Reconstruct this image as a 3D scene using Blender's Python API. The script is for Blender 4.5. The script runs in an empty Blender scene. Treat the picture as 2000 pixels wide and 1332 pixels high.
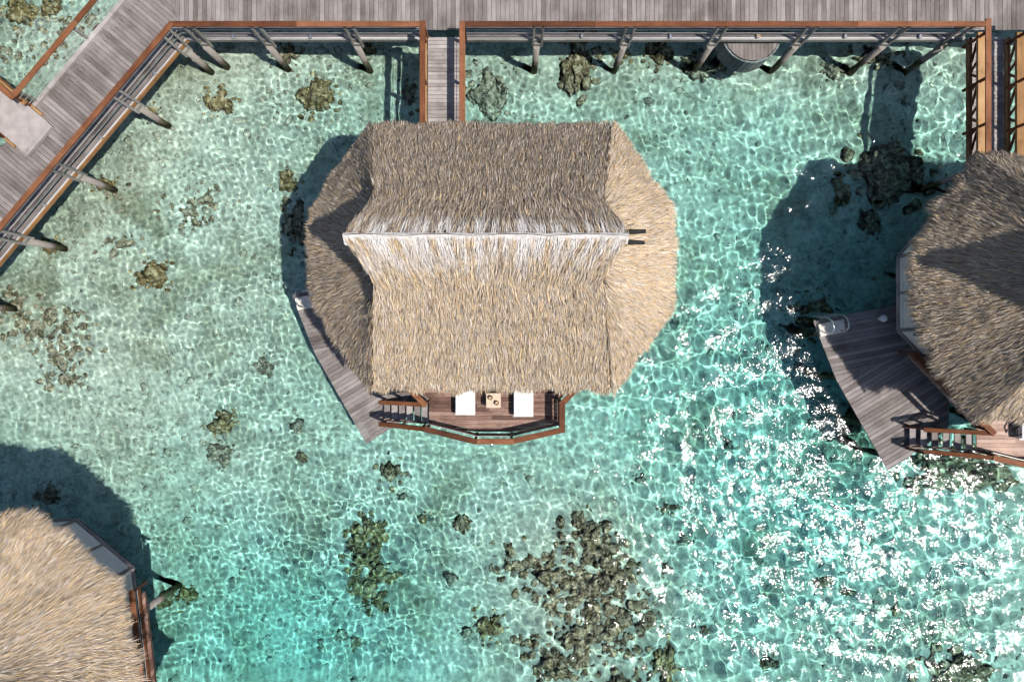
import bpy, bmesh, math, random
import numpy as np
from mathutils import Vector, Matrix

sc = bpy.context.scene
COL = sc.collection
R = math.radians
H = 25.5                 # camera height above the water (water level z = 0)
F = 1333.33              # focal length in photo pixels (24 mm on a 36 mm sensor)

# ------------------------------------------------------------------ camera, sky, sun, exposure
cam = bpy.data.objects.new('camera', bpy.data.cameras.new('camera'))
COL.objects.link(cam)
cam.location = (0, 0, H)
cam.rotation_euler = (0, 0, 0)
cam.data.lens = 24
cam.data.sensor_width = 36
cam.data.clip_end = 3000
sc.camera = cam

SUN_EL = R(61.5)
SUN_DIR = Vector((0.915 * math.cos(SUN_EL), -0.40 * math.cos(SUN_EL), math.sin(SUN_EL))).normalized()
world = bpy.data.worlds.new('World')
sc.world = world
world.use_nodes = True
wn = world.node_tree.nodes
sky = wn.new('ShaderNodeTexSky')
sky.sky_type = 'NISHITA'
sky.sun_disc = False
sky.sun_elevation = SUN_EL
sky.sun_rotation = math.atan2(SUN_DIR.x, SUN_DIR.y)
world.node_tree.links.new(sky.outputs[0], wn['Background'].inputs[0])
wn['Background'].inputs[1].default_value = 0.105

sun_l = bpy.data.lights.new('sun', 'SUN')
sun_l.energy = 4.9
sun_l.angle = R(0.53)
sun_l.color = (1.0, 0.955, 0.89)
sun_l.cycles.is_caustics_light = True
sun = bpy.data.objects.new('sun', sun_l)
COL.objects.link(sun)
sun.location = SUN_DIR * 60
sun.rotation_euler = SUN_DIR.to_track_quat('Z', 'Y').to_euler()

sc.view_settings.view_transform = 'Standard'
sc.view_settings.look = 'None'
sc.view_settings.exposure = 0.2
sc.view_settings.gamma = 1
sc.view_settings.use_curve_mapping = False
sc.cycles.max_bounces = 6
sc.cycles.diffuse_bounces = 1
sc.cycles.glossy_bounces = 2
sc.cycles.transmission_bounces = 4
sc.cycles.transparent_max_bounces = 4
sc.cycles.caustics_refractive = True
sc.cycles.caustics_reflective = False
sc.cycles.sample_clamp_indirect = 4
sc.cycles.use_adaptive_sampling = True
sc.cycles.adaptive_threshold = 0.06
sc.cycles.adaptive_min_samples = 12
sc.cycles.use_denoising = True

rng = np.random.default_rng(11)
random.seed(11)

# ------------------------------------------------------------------ helpers
def P(px, py, z):
    """photo pixel on the horizontal plane z -> world x, y"""
    return ((px - 1000) / F * (H - z), (666 - py) / F * (H - z))

def _hash(i, j, k, seed):
    h = (i * 374761393 + j * 668265263 + k * 2147483647 + seed * 1274126177).astype(np.int64)
    h = (h ^ (h >> 13)) * 1274126177
    h = h & 0x7fffffff
    h = (h ^ (h >> 16)) * 2246822519 & 0x7fffffff
    return h / float(0x7fffffff)

def vn(x, y, z=None, seed=0):
    """value noise 0..1"""
    x = np.asarray(x, float); y = np.asarray(y, float)
    z = np.zeros_like(x) if z is None else np.asarray(z, float)
    i, j, k = np.floor(x).astype(np.int64), np.floor(y).astype(np.int64), np.floor(z).astype(np.int64)
    u, v, w = x - i, y - j, z - k
    u, v, w = u*u*(3-2*u), v*v*(3-2*v), w*w*(3-2*w)
    r = 0
    for a in (0, 1):
        for b in (0, 1):
            for c in (0, 1):
                r = r + _hash(i+a, j+b, k+c, seed) * (u if a else 1-u) * (v if b else 1-v) * (w if c else 1-w)
    return r

def fbm(x, y, z=None, seed=0, oct=4):
    s, a, t = 0, 1.0, 0
    for o in range(oct):
        f = 2 ** o
        s = s + a * vn(x*f, y*f, None if z is None else z*f, seed + o*17)
        t += a; a *= 0.5
    return s / t

def mesh_np(name, co, faces, smooth=False, mats=(), attr=None):
    """co (n,3); faces (m,k) index array of one polygon size"""
    co = np.ascontiguousarray(co, dtype=np.float32); faces = np.ascontiguousarray(faces, dtype=np.int32)
    m, k = faces.shape
    me = bpy.data.meshes.new(name)
    me.vertices.add(len(co)); me.vertices.foreach_set('co', co.ravel())
    me.loops.add(m*k); me.loops.foreach_set('vertex_index', faces.ravel())
    me.polygons.add(m); me.polygons.foreach_set('loop_start', np.arange(0, m*k, k, dtype=np.int32))
    me.update(calc_edges=True)
    me.polygons.foreach_set('use_smooth', np.full(m, smooth, dtype=bool))
    if attr is not None:
        nm, vals = attr
        if vals.ndim == 1:
            a = me.attributes.new(nm, 'FLOAT', 'POINT'); a.data.foreach_set('value', vals.astype(np.float32))
        else:
            a = me.attributes.new(nm, 'FLOAT_COLOR', 'POINT')
            v4 = np.ones((len(co), 4), np.float32); v4[:, :3] = vals
            a.data.foreach_set('color', v4.ravel())
    for mt in mats: me.materials.append(mt)
    return me

def link(name, me, parent=None, loc=(0, 0, 0), rot=(0, 0, 0)):
    o = bpy.data.objects.new(name, me)
    COL.objects.link(o)
    o.location = loc; o.rotation_euler = rot
    if parent is not None: o.parent = parent
    return o

def tag(o, label=None, cat=None, group=None, kind=None):
    if label: o['label'] = label
    if cat: o['category'] = cat
    if group: o['group'] = group
    if kind: o['kind'] = kind
    return o

def thing(name, label, cat, loc=(0, 0, 0), rz=0, group=None):
    o = link(name, None, None, loc, (0, 0, rz))
    o.empty_display_size = 0.2
    return tag(o, label, cat, group)

def copy_tree(o, parent=None):
    c = o.copy(); COL.objects.link(c); c.parent = parent
    for ch in [x for x in KIDS.get(o.name, [])]:
        KIDS.setdefault(c.name, []).append(copy_tree(ch, c))
    return c
KIDS = {}
def index_children():
    KIDS.clear()
    for o in COL.objects:
        if o.parent: KIDS.setdefault(o.parent.name, []).append(o)

_box = {}
def box_mesh(dx, dy, dz, mat, bev=0.0):
    key = (round(dx, 3), round(dy, 3), round(dz, 3), mat.name, bev)
    if key not in _box:
        bm = bmesh.new()
        bmesh.ops.create_cube(bm, size=1)
        bmesh.ops.scale(bm, vec=(dx, dy, dz), verts=bm.verts)
        if bev: bmesh.ops.bevel(bm, geom=list(bm.edges), offset=bev, segments=1, affect='EDGES', profile=0.5)
        me = bpy.data.meshes.new('box'); bm.to_mesh(me); bm.free(); me.materials.append(mat)
        _box[key] = me
    return _box[key]

def box(name, c, size, mat, parent=None, rz=0, bev=0.0):
    return link(name, box_mesh(*size, mat, bev), parent, c, (0, 0, rz))

def beam(name, a, b, w, h, mat, parent=None, bev=0.0, roll_up=True):
    """bar of section w (horizontal) x h from a to b; long axis is local X"""
    a, b = Vector(a), Vector(b)
    d = b - a; L = d.length; d.normalize()
    y = Vector((0, 0, 1)).cross(d)
    if y.length < 1e-4: y = Vector((0, 1, 0))
    y.normalize(); z = d.cross(y)
    o = link(name, box_mesh(L, w, h, mat, bev), parent)
    m = Matrix((d, y, z)).transposed().to_4x4(); m.translation = (a + b) / 2
    o.matrix_local = m
    return o

def tube_mesh(pts, rad, mat, n=8, cap=True, radii=None):
    pts = [Vector(p) for p in pts]
    co, fa = [], []
    up = None
    for i, p in enumerate(pts):
        d = (pts[min(i+1, len(pts)-1)] - pts[max(i-1, 0)]).normalized()
        if up is None: up = d.orthogonal().normalized()
        up = (up - d * up.dot(d)).normalized(); s = d.cross(up)
        r = radii[i] if radii else rad
        for k in range(n):
            t = 2*math.pi*k/n
            co.append(p + (up*math.cos(t) + s*math.sin(t)) * r)
    for i in range(len(pts)-1):
        for k in range(n):
            k2 = (k+1) % n
            fa.append((i*n+k, i*n+k2, (i+1)*n+k2, (i+1)*n+k))
    if cap:
        fa.append(tuple(range(n-1, -1, -1))); fa.append(tuple((len(pts)-1)*n + k for k in range(n)))
    me = bpy.data.meshes.new('tube'); me.from_pydata(co, [], fa); me.update()
    for p in me.polygons: p.use_smooth = len(p.vertices) == 4
    me.materials.append(mat)
    return me

def tube(name, pts, rad, mat, parent=None, n=8, radii=None):
    return link(name, tube_mesh(pts, rad, mat, n, True, radii), parent)

def clip_poly(poly, convex):
    """Sutherland-Hodgman; convex is CCW"""
    out = list(poly)
    for i in range(len(convex)):
        ax, ay = convex[i]; bx, by = convex[(i+1) % len(convex)]
        inp, out = out, []
        if not inp: return []
        def side(p): return (bx-ax)*(p[1]-ay) - (by-ay)*(p[0]-ax)
        for j in range(len(inp)):
            p, q = inp[j], inp[(j+1) % len(inp)]
            sp, sq = side(p), side(q)
            if sp >= 0: out.append(p)
            if (sp >= 0) != (sq >= 0):
                t = sp/(sp-sq); out.append((p[0]+(q[0]-p[0])*t, p[1]+(q[1]-p[1])*t))
    return out

def prism_mesh(poly, z0, z1, mat):
    n = len(poly)
    co = [(x, y, z0) for x, y in poly] + [(x, y, z1) for x, y in poly]
    fa = [tuple(range(n-1, -1, -1)), tuple(range(n, 2*n))] + [(i, (i+1) % n, n+(i+1) % n, n+i) for i in range(n)]
    me = bpy.data.meshes.new('prism'); me.from_pydata(co, [], fa); me.update(); me.materials.append(mat)
    return me

def ccw(poly):
    a = sum(poly[i][0]*poly[(i+1) % len(poly)][1] - poly[(i+1) % len(poly)][0]*poly[i][1] for i in range(len(poly)))
    return poly if a > 0 else poly[::-1]

def boards(poly, ang, pitch, gap, z, thick, mat, parent, name='board', jit=0.006, stagger=0):
    """lay separate boards whose length runs along ang, clipped to a convex polygon"""
    poly = ccw(poly)
    ca, sa = math.cos(ang), math.sin(ang)
    loc = [(x*ca + y*sa, -x*sa + y*ca) for x, y in poly]
    lo = min(p[1] for p in loc); hi = max(p[1] for p in loc)
    x0 = min(p[0] for p in loc) - 1; x1 = max(p[0] for p in loc) + 1
    v = lo
    while v < hi - 0.01:
        cuts = [x0, x1]
        if stagger:
            c = x0 + random.uniform(0.8, stagger); cuts = [x0]
            while c < x1: cuts.append(c); c += stagger * random.uniform(0.7, 1.2)
            cuts.append(x1)
        for a, b in zip(cuts[:-1], cuts[1:]):
            q = clip_poly([(a+.002, v+gap/2), (b-.002, v+gap/2), (b-.002, v+pitch-gap/2), (a+.002, v+pitch-gap/2)], loc)
            if len(q) < 3: continue
            cx = sum(p[0] for p in q)/len(q); cy = sum(p[1] for p in q)/len(q)
            me = prism_mesh([(p[0]-cx, p[1]-cy) for p in q], -thick, 0, mat)
            link(name, me, parent, (cx*ca-cy*sa, cx*sa+cy*ca, z + random.uniform(-jit, jit)), (random.uniform(-.008, .008), 0, ang))
        v += pitch

# ------------------------------------------------------------------ materials
def nodes(name):
    m = bpy.data.materials.new(name); m.use_nodes = True
    nt = m.node_tree
    return m, nt, nt.nodes['Principled BSDF'], nt.nodes, nt.links

def ramp(N, stops):
    r = N.new('ShaderNodeValToRGB')
    e = r.color_ramp.elements
    while len(e) < len(stops): e.new(0.5)
    for k, (p, c) in enumerate(stops):
        e[k].position = p; e[k].color = (*c, 1)
    return r

def wood(name, dark, mid, light, rough=0.75, grain=1.0, spread=0.5, spec=0.25):
    """weathered timber: grain along local X, tone varies from board to board"""
    m, nt, b, N, L = nodes(name)
    tc = N.new('ShaderNodeTexCoord'); oi = N.new('ShaderNodeObjectInfo')
    add = N.new('ShaderNodeVectorMath'); add.operation = 'MULTIPLY_ADD'
    cmb = N.new('ShaderNodeCombineXYZ')
    for k in range(3): L.new(oi.outputs['Random'], cmb.inputs[k])
    add.inputs[1].default_value = (37, 91, 53)
    L.new(cmb.outputs[0], add.inputs[0]); L.new(tc.outputs['Object'], add.inputs[2])
    mp = N.new('ShaderNodeMapping'); mp.inputs['Scale'].default_value = (1.3, 16, 16)
    L.new(add.outputs[0], mp.inputs['Vector'])
    n1 = N.new('ShaderNodeTexNoise'); n1.inputs['Scale'].default_value = 1.6; n1.inputs['Detail'].default_value = 6; n1.inputs['Roughness'].default_value = 0.65
    L.new(mp.outputs[0], n1.inputs['Vector'])
    n2 = N.new('ShaderNodeTexNoise'); n2.inputs['Scale'].default_value = 1.4; n2.inputs['Detail'].default_value = 4
    L.new(add.outputs[0], n2.inputs['Vector'])
    m1 = N.new('ShaderNodeMath'); m1.operation = 'MULTIPLY_ADD'; m1.inputs[1].default_value = 0.55*grain; m1.inputs[2].default_value = 0
    L.new(n1.outputs['Fac'], m1.inputs[0])
    m2 = N.new('ShaderNodeMath'); m2.operation = 'MULTIPLY_ADD'; m2.inputs[1].default_value = 0.45
    L.new(n2.outputs['Fac'], m2.inputs[0]); L.new(m1.outputs[0], m2.inputs[2])
    m3 = N.new('ShaderNodeMath'); m3.operation = 'MULTIPLY_ADD'; m3.inputs[1].default_value = spread
    L.new(oi.outputs['Random'], m3.inputs[0]); L.new(m2.outputs[0], m3.inputs[2])
    m4 = N.new('ShaderNodeMath'); m4.operation = 'SUBTRACT'; m4.inputs[1].default_value = spread/2
    L.new(m3.outputs[0], m4.inputs[0])
    rp = ramp(N, [(0.2, dark), (0.5, mid), (0.82, light)])
    L.new(m4.outputs[0], rp.inputs[0])
    ge = N.new('ShaderNodeNewGeometry')                        # stains and bleached patches running across the boards
    n3 = N.new('ShaderNodeTexNoise'); n3.inputs['Scale'].default_value = .9; n3.inputs['Detail'].default_value = 7; n3.inputs['Roughness'].default_value = .68
    L.new(ge.outputs['Position'], n3.inputs['Vector'])
    r3 = ramp(N, [(.34, (.66, .64, .62)), (.5, (1, 1, 1)), (.68, (1.22, 1.22, 1.22))]); L.new(n3.outputs['Fac'], r3.inputs[0])
    mx = N.new('ShaderNodeMix'); mx.data_type = 'RGBA'; mx.blend_type = 'MULTIPLY'; mx.inputs[0].default_value = 1
    L.new(rp.outputs[0], mx.inputs[6]); L.new(r3.outputs[0], mx.inputs[7]); L.new(mx.outputs[2], b.inputs['Base Color'])
    b.inputs['Roughness'].default_value = rough
    b.inputs['Specular IOR Level'].default_value = spec
    bp = N.new('ShaderNodeBump'); bp.inputs['Strength'].default_value = 0.35; bp.inputs['Distance'].default_value = 0.01
    L.new(n1.outputs['Fac'], bp.inputs['Height']); L.new(bp.outputs[0], b.inputs['Normal'])
    return m

GREY = wood('grey_weathered_wood', (.11, .092, .085), (.196, .171, .160), (.30, .268, .255), spread=.40)
PALEGREY = wood('pale_weathered_wood', (.19, .162, .15), (.30, .268, .253), (.42, .385, .37), spread=.28)
RUST = wood('rust_stained_wood', (.055, .018, .007), (.13, .045, .018), (.26, .11, .052), spread=.4)
TAN = wood('tan_wood', (.17, .085, .034), (.33, .18, .075), (.46, .29, .15), spread=.3)
BROWN = wood('brown_deck_wood', (.055, .028, .021), (.14, .074, .055), (.33, .215, .17), spread=.5, rough=.6, grain=1.25)
DARKWOOD = wood('dark_brown_wood', (.04, .02, .014), (.085, .042, .03), (.14, .08, .06), spread=.2)
POSTW = wood('silver_post_wood', (.13, .13, .115), (.24, .235, .21), (.36, .345, .31), spread=.2)
SLATE = wood('slate_stave_wood', (.11, .135, .13), (.19, .225, .22), (.29, .33, .32), spread=.25)

def plain(name, col, rough=0.6, var=0.12, scale=6.0, metal=0, spec=0.3, bump=0.0):
    m, nt, b, N, L = nodes(name)
    tc = N.new('ShaderNodeTexCoord')
    n = N.new('ShaderNodeTexNoise'); n.inputs['Scale'].default_value = scale; n.inputs['Detail'].default_value = 5
    L.new(tc.outputs['Object'], n.inputs['Vector'])
    r = ramp(N, [(0.3, tuple(c*(1-var) for c in col)), (0.7, tuple(min(1, c*(1+var)) for c in col))])
    L.new(n.outputs['Fac'], r.inputs[0]); L.new(r.outputs[0], b.inputs['Base Color'])
    b.inputs['Roughness'].default_value = rough; b.inputs['Metallic'].default_value = metal
    b.inputs['Specular IOR Level'].default_value = spec
    if bump:
        bp = N.new('ShaderNodeBump'); bp.inputs['Strength'].default_value = bump; bp.inputs['Distance'].default_value = 0.02
        L.new(n.outputs['Fac'], bp.inputs['Height']); L.new(bp.outputs[0], b.inputs['Normal'])
    return m

WHITE = plain('white_cushion', (.82, .82, .81), .9, .03, 9, bump=.15)
WHITEFRAME = plain('white_lacquer', (.74, .73, .70), .45, .04)
CREAM = plain('cream_table_top', (.55, .44, .33), .6, .10, 14)
PANEL = plain('pale_woven_panel', (.82, .80, .70), .85, .10, 30, bump=.4)
STEEL = plain('brushed_steel', (.55, .56, .57), .35, .05, 8, metal=.85)
PIPE = plain('pale_plastic_pipe', (.40, .40, .41), .5, .12, 3)
CABLE = plain('steel_cable', (.50, .48, .45), .45, .1, 5, metal=.5)
TRAY = plain('pale_footwash_tray', (.60, .55, .48), .7, .12, 5)
GLOBE = plain('white_globe', (.75, .74, .72), .35, .03)
NUT = plain('brown_pot', (.10, .042, .02), .55, .35, 30)
NUTIN = plain('pale_pot_inside', (.50, .36, .22), .6, .2, 20)
BLACK = plain('charred_pole', (.018, .016, .015), .8, .2)
STRAP = plain('black_strap', (.02, .02, .022), .7, .2)
AMBER = plain('amber_lamp_cover', (.55, .27, .03), .4, .15)
CONC = plain('pale_ramp_slab', (.34, .30, .285), .85, .16, 3.5, bump=.3)

def pile_mat():
    m, nt, b, N, L = nodes('pile_timber')
    g = N.new('ShaderNodeNewGeometry'); sx = N.new('ShaderNodeSeparateXYZ'); L.new(g.outputs['Position'], sx.inputs[0])
    tc = N.new('ShaderNodeTexCoord')
    n = N.new('ShaderNodeTexNoise'); n.inputs['Scale'].default_value = 7; n.inputs['Detail'].default_value = 6; L.new(tc.outputs['Object'], n.inputs['Vector'])
    mm = N.new('ShaderNodeMath'); mm.operation = 'MULTIPLY_ADD'; mm.inputs[1].default_value = .5; L.new(n.outputs['Fac'], mm.inputs[0]); L.new(sx.outputs[2], mm.inputs[2])
    r = ramp(N, [(0.16, (.36, .27, .155)), (0.33, (.10, .08, .058)), (0.50, (.27, .25, .225))])
    L.new(mm.outputs[0], r.inputs[0])
    n2 = N.new('ShaderNodeTexNoise'); n2.inputs['Scale'].default_value = 22; n2.inputs['Detail'].default_value = 5; L.new(tc.outputs['Object'], n2.inputs['Vector'])
    mx = N.new('ShaderNodeMix'); mx.data_type = 'RGBA'; mx.blend_type = 'MULTIPLY'; mx.inputs[0].default_value = .8
    r2 = ramp(N, [(.3, (.6, .58, .55)), (.7, (1.15, 1.12, 1.1))]); L.new(n2.outputs['Fac'], r2.inputs[0])
    L.new(r.outputs[0], mx.inputs[6]); L.new(r2.outputs[0], mx.inputs[7]); L.new(mx.outputs[2], b.inputs['Base Color'])
    b.inputs['Roughness'].default_value = .85
    return m
PILE = pile_mat()

def thatch_mat():
    m, nt, b, N, L = nodes('dry_palm_thatch')
    a = N.new('ShaderNodeAttribute'); a.attribute_name = 'tint'
    L.new(a.outputs['Color'], b.inputs['Base Color'])
    b.inputs['Roughness'].default_value = .8; b.inputs['Specular IOR Level'].default_value = .15
    return m
THATCH = thatch_mat()
SHELL = plain('packed_thatch', (.13, .10, .072), .95, .3, 9, bump=.6)
RIDGEC = plain('weathered_ridge_capping', (.60, .56, .53), .9, .22, 11, bump=.8)

def sand_mat():
    m, nt, b, N, L = nodes('pale_coral_sand')
    tc = N.new('ShaderNodeTexCoord')
    def noise(s, d=6, ro=.6):
        n = N.new('ShaderNodeTexNoise'); n.inputs['Scale'].default_value = s; n.inputs['Distortion'].default_value = .4; n.inputs['Detail'].default_value = d; n.inputs['Roughness'].default_value = ro
        L.new(tc.outputs['Object'], n.inputs['Vector']); return n
    big = noise(.33, 7, .62); mid = noise(2.3, 6, .7); fine = noise(7, 5, .7)
    r1 = ramp(N, [(.40, (.84, .81, .73)), (.53, (.76, .73, .64)), (.63, (.56, .53, .43)), (.76, (.38, .35, .26))])
    L.new(big.outputs['Fac'], r1.inputs[0])
    r2 = ramp(N, [(.36, (.42, .42, .37)), (.49, (.90, .90, .87)), (.66, (1.14, 1.12, 1.08))])
    L.new(mid.outputs['Fac'], r2.inputs[0])
    r3 = ramp(N, [(.34, (.60, .60, .57)), (.6, (1.12, 1.11, 1.09))])
    L.new(fine.outputs['Fac'], r3.inputs[0])
    def mul(x, y, f):
        mx = N.new('ShaderNodeMix'); mx.data_type = 'RGBA'; mx.blend_type = 'MULTIPLY'; mx.inputs[0].default_value = f
        L.new(x, mx.inputs[6]); L.new(y, mx.inputs[7]); return mx.outputs[2]
    c = mul(mul(r1.outputs[0], r2.outputs[0], .75), r3.outputs[0], .9)
    L.new(c, b.inputs['Base Color']); b.inputs['Roughness'].default_value = 1; b.inputs['Specular IOR Level'].default_value = 0
    return m
SAND = sand_mat()

def coral_mat(name, cols, scale=4.2):
    m, nt, b, N, L = nodes(name)
    tc = N.new('ShaderNodeTexCoord'); oi = N.new('ShaderNodeObjectInfo')
    add = N.new('ShaderNodeVectorMath'); add.operation = 'ADD'
    L.new(tc.outputs['Object'], add.inputs[0]); L.new(oi.outputs['Location'], add.inputs[1])
    n = N.new('ShaderNodeTexNoise'); n.inputs['Scale'].default_value = scale; n.inputs['Detail'].default_value = 8; n.inputs['Roughness'].default_value = .72
    L.new(add.outputs[0], n.inputs['Vector'])
    cols = [(min(.9, c[0]*1.4), c[1]*1.22, c[2]*1.15) for c in cols]
    r = ramp(N, [(.37, cols[0]), (.445, cols[1]), (.51, cols[2]), (.59, cols[3])])
    L.new(n.outputs['Fac'], r.inputs[0]); L.new(r.outputs[0], b.inputs['Base Color'])
    v = N.new('ShaderNodeTexVoronoi'); v.inputs['Scale'].default_value = 16; L.new(add.outputs[0], v.inputs['Vector'])
    bp = N.new('ShaderNodeBump'); bp.inputs['Strength'].default_value = .7; bp.inputs['Distance'].default_value = .05
    L.new(v.outputs['Distance'], bp.inputs['Height']); L.new(bp.outputs[0], b.inputs['Normal'])
    b.inputs['Roughness'].default_value = 1; b.inputs['Specular IOR Level'].default_value = 0
    n.inputs['Distortion'].default_value = .6
    return m
CBROWN = coral_mat('brown_coral', ((.05, .038, .025), (.15, .11, .07), (.30, .235, .155), (.58, .49, .38)))
COLIVE = coral_mat('olive_coral', ((.05, .038, .022), (.17, .125, .065), (.34, .255, .13), (.56, .46, .33)))
CGREY = coral_mat('grey_coral', ((.07, .066, .055), (.20, .185, .15), (.38, .35, .28), (.60, .56, .47)))
CGOLD = coral_mat('golden_coral', ((.07, .045, .022), (.20, .13, .06), (.36, .26, .13), (.58, .48, .33)))
RUBBLE = coral_mat('coral_rubble', ((.24, .24, .20), (.38, .38, .32), (.52, .51, .44), (.66, .65, .58)), 1.1)
CBANK = coral_mat('low_bank_coral', ((.09, .07, .05), (.20, .165, .115), (.36, .31, .23), (.56, .50, .40)), 3.5)

# ------------------------------------------------------------------ sea bed and water
def depth(x, y):
    d = 1.75 + 0*x
    d = d - .45*np.exp(-(((x+13)/7)**2 + ((y-5)/9)**2))           # shallow shelf by the diagonal boardwalk
    d = d - .35*np.exp(-(((x+17)/5)**2 + ((y+1)/4)**2))
    d = d + .75*np.exp(-(((x+8)/6.5)**2 + ((y+12)/4.5)**2))       # deeper channel, lower left
    d = d + .55*np.exp(-(((x-11)/7)**2 + ((y+5)/9)**2))           # deeper on the right
    d = d - .55*np.exp(-(((x-3)/3.4)**2 + ((y+9.5)/4)**2))        # reef rise
    d = d - .45*np.exp(-((y-11.2)/1.9)**2)
    d = d - .3*np.exp(-((((x+11.36)*.765 - (y-10.54)*.644 - .1)/1.5)**2)) * (x < -9)
    return d
def bed_z(x, y):
    x = np.asarray(x, float); y = np.asarray(y, float)
    return -depth(x, y) + .34*(fbm(x*.55, y*.55, seed=5, oct=5)-.5) + .16*(fbm(x*2.4, y*2.4, seed=9, oct=3)-.5)

def axis(lo, hi, st, far, g):
    a = list(np.arange(lo, hi+1e-6, st)); b, c = [], []
    p, x = a[-1], st
    while p < far: x *= g; p += x; b.append(p)
    p, x = a[0], st
    while p > -far: x *= g; p -= x; c.append(p)
    return np.array(c[::-1] + a + b)
def sheet(name, xs, ys, f, mat, attr=None):
    X, Y = np.meshgrid(xs, ys); Z = f(X, Y); ny, nx = X.shape
    i = np.arange(nx*ny).reshape(ny, nx)
    q = np.stack([i[:-1, :-1], i[:-1, 1:], i[1:, 1:], i[1:, :-1]], -1).reshape(-1, 4)
    at = (attr[0], attr[1](X, Y).ravel()) if attr else None
    return link(name, mesh_np(name, np.stack([X, Y, Z], -1).reshape(-1, 3), q, True, (mat,), at))

seabed = sheet('seabed', axis(-22, 22, .125, 700, 1.5), axis(-15, 15, .125, 700, 1.5), bed_z, SAND)
tag(seabed, 'pale coral sand sea bed under clear shallow water', kind='structure')

WAVES = []
for lam, amp, cnt in ((3.2, .011, 7), (1.5, .0066, 11), (.8, .0030, 22), (.42, .00105, 24), (.27, .00098, 30), (.2, .00045, 26)):
    for k in range(cnt):
        th = rng.normal(0, 1.0) + R(50)
        l = lam * rng.uniform(.78, 1.28)
        WAVES.append((2*math.pi/l*math.cos(th), 2*math.pi/l*math.sin(th), rng.uniform(0, 6.28), amp/math.sqrt(cnt)*1.4, lam))
def wave_z(X, Y):
    wind = 1/(1 + np.exp(-(X*.85 - Y*.42 - 6.0)/2.4))              # breezier, choppier water towards the open right side
    gust = .55 + 1.1*np.clip(1.6*fbm(X*.24, Y*.24, seed=31, oct=4) - .3, 0, 1) + .25*np.exp(-(((X+12)/6)**2 + ((Y-4)/7)**2))
    gust = gust + (1.05 - gust)*wind
    calm, chop = np.zeros_like(X), np.zeros_like(X)
    for kx, ky, p, a, lam in WAVES:
        w = a*np.sin(kx*X + ky*Y + p)
        calm += w
        if .3 < lam < 2: chop += w*(2.5 if lam < .5 else 1.9 if lam < 1 else 1.3)
    fade = np.clip(1 - (np.maximum(np.abs(X)-21.5, np.abs(Y)-14.5))/4, 0, 1)
    return (calm + chop*wind) * gust * fade

def water_mat():
    m = bpy.data.materials.new('clear_lagoon_water'); m.use_nodes = True
    nt = m.node_tree; N, L = nt.nodes, nt.links; N.clear()
    out = N.new('ShaderNodeOutputMaterial'); mix = N.new('ShaderNodeMixShader')
    fr = N.new('ShaderNodeFresnel'); fr.inputs[0].default_value = 1.33
    rf = N.new('ShaderNodeBsdfRefraction'); rf.inputs['IOR'].default_value = 1.33; rf.inputs['Roughness'].default_value = .10
    at = N.new('ShaderNodeAttribute'); at.attribute_name = 'depth'
    r = ramp(N, [(.30, (.845, .963, .935)), (.5, (.75, .957, .942)), (.68, (.60, .950, .948)), (.85, (.46, .932, .94))])
    mm = N.new('ShaderNodeMath'); mm.operation = 'MULTIPLY'; mm.inputs[1].default_value = 1/3.0
    L.new(at.outputs['Fac'], mm.inputs[0]); L.new(mm.outputs[0], r.inputs[0]); L.new(r.outputs[0], rf.inputs[0])
    gl = N.new('ShaderNodeBsdfGlossy'); gl.inputs['Roughness'].default_value = .06
    tc = N.new('ShaderNodeTexCoord'); n = N.new('ShaderNodeTexNoise'); n.inputs['Scale'].default_value = 10.5; n.inputs['Detail'].default_value = 2
    L.new(tc.outputs['Object'], n.inputs['Vector'])
    bp = N.new('ShaderNodeBump'); bp.inputs['Strength'].default_value = 1; bp.inputs['Distance'].default_value = .0155
    L.new(n.outputs['Fac'], bp.inputs['Height']); L.new(bp.outputs[0], gl.inputs['Normal'])
    L.new(fr.outputs[0], mix.inputs[0]); L.new(rf.outputs[0], mix.inputs[1]); L.new(gl.outputs[0], mix.inputs[2]); L.new(mix.outputs[0], out.inputs[0])
    return m
water = sheet('water', axis(-19.6, 19.6, .0405, 700, 1.35), axis(-13.1, 13.1, .0405, 700, 1.35), wave_z, water_mat(),
              ('depth', lambda X, Y: depth(X, Y) + .25*(fbm(X*.4, Y*.4, seed=77, oct=3)-.5)))
tag(water, 'clear turquoise lagoon water with small sunlit ripples', kind='structure')
water.cycles.is_caustics_caster = True

# ------------------------------------------------------------------ boardwalks
DZ = 1.8       # deck level
RZ = 2.8       # top of the rail
def pile(x, y, parent, r=.12, top=1.35, lean=(0, 0)):
    zb = float(bed_z(np.array([x]), np.array([y]))[0]) - .3
    return link('pile', tube_mesh([(lean[0], lean[1], zb), (lean[0]*.5, lean[1]*.5, (zb+top)/2), (0, 0, top)], r, PILE, 12), parent, (x, y, 0))

class Run:
    """a straight boardwalk edge: origin o, direction u along, outward normal n"""
    def __init__(s, o, u, n): s.o, s.u, s.n = Vector(o).to_3d(), Vector(u).to_3d(), Vector(n).to_3d()
    def at(s, t, off, z): v = s.o + s.u*t + s.n*off; return (v.x, v.y, z)

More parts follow.
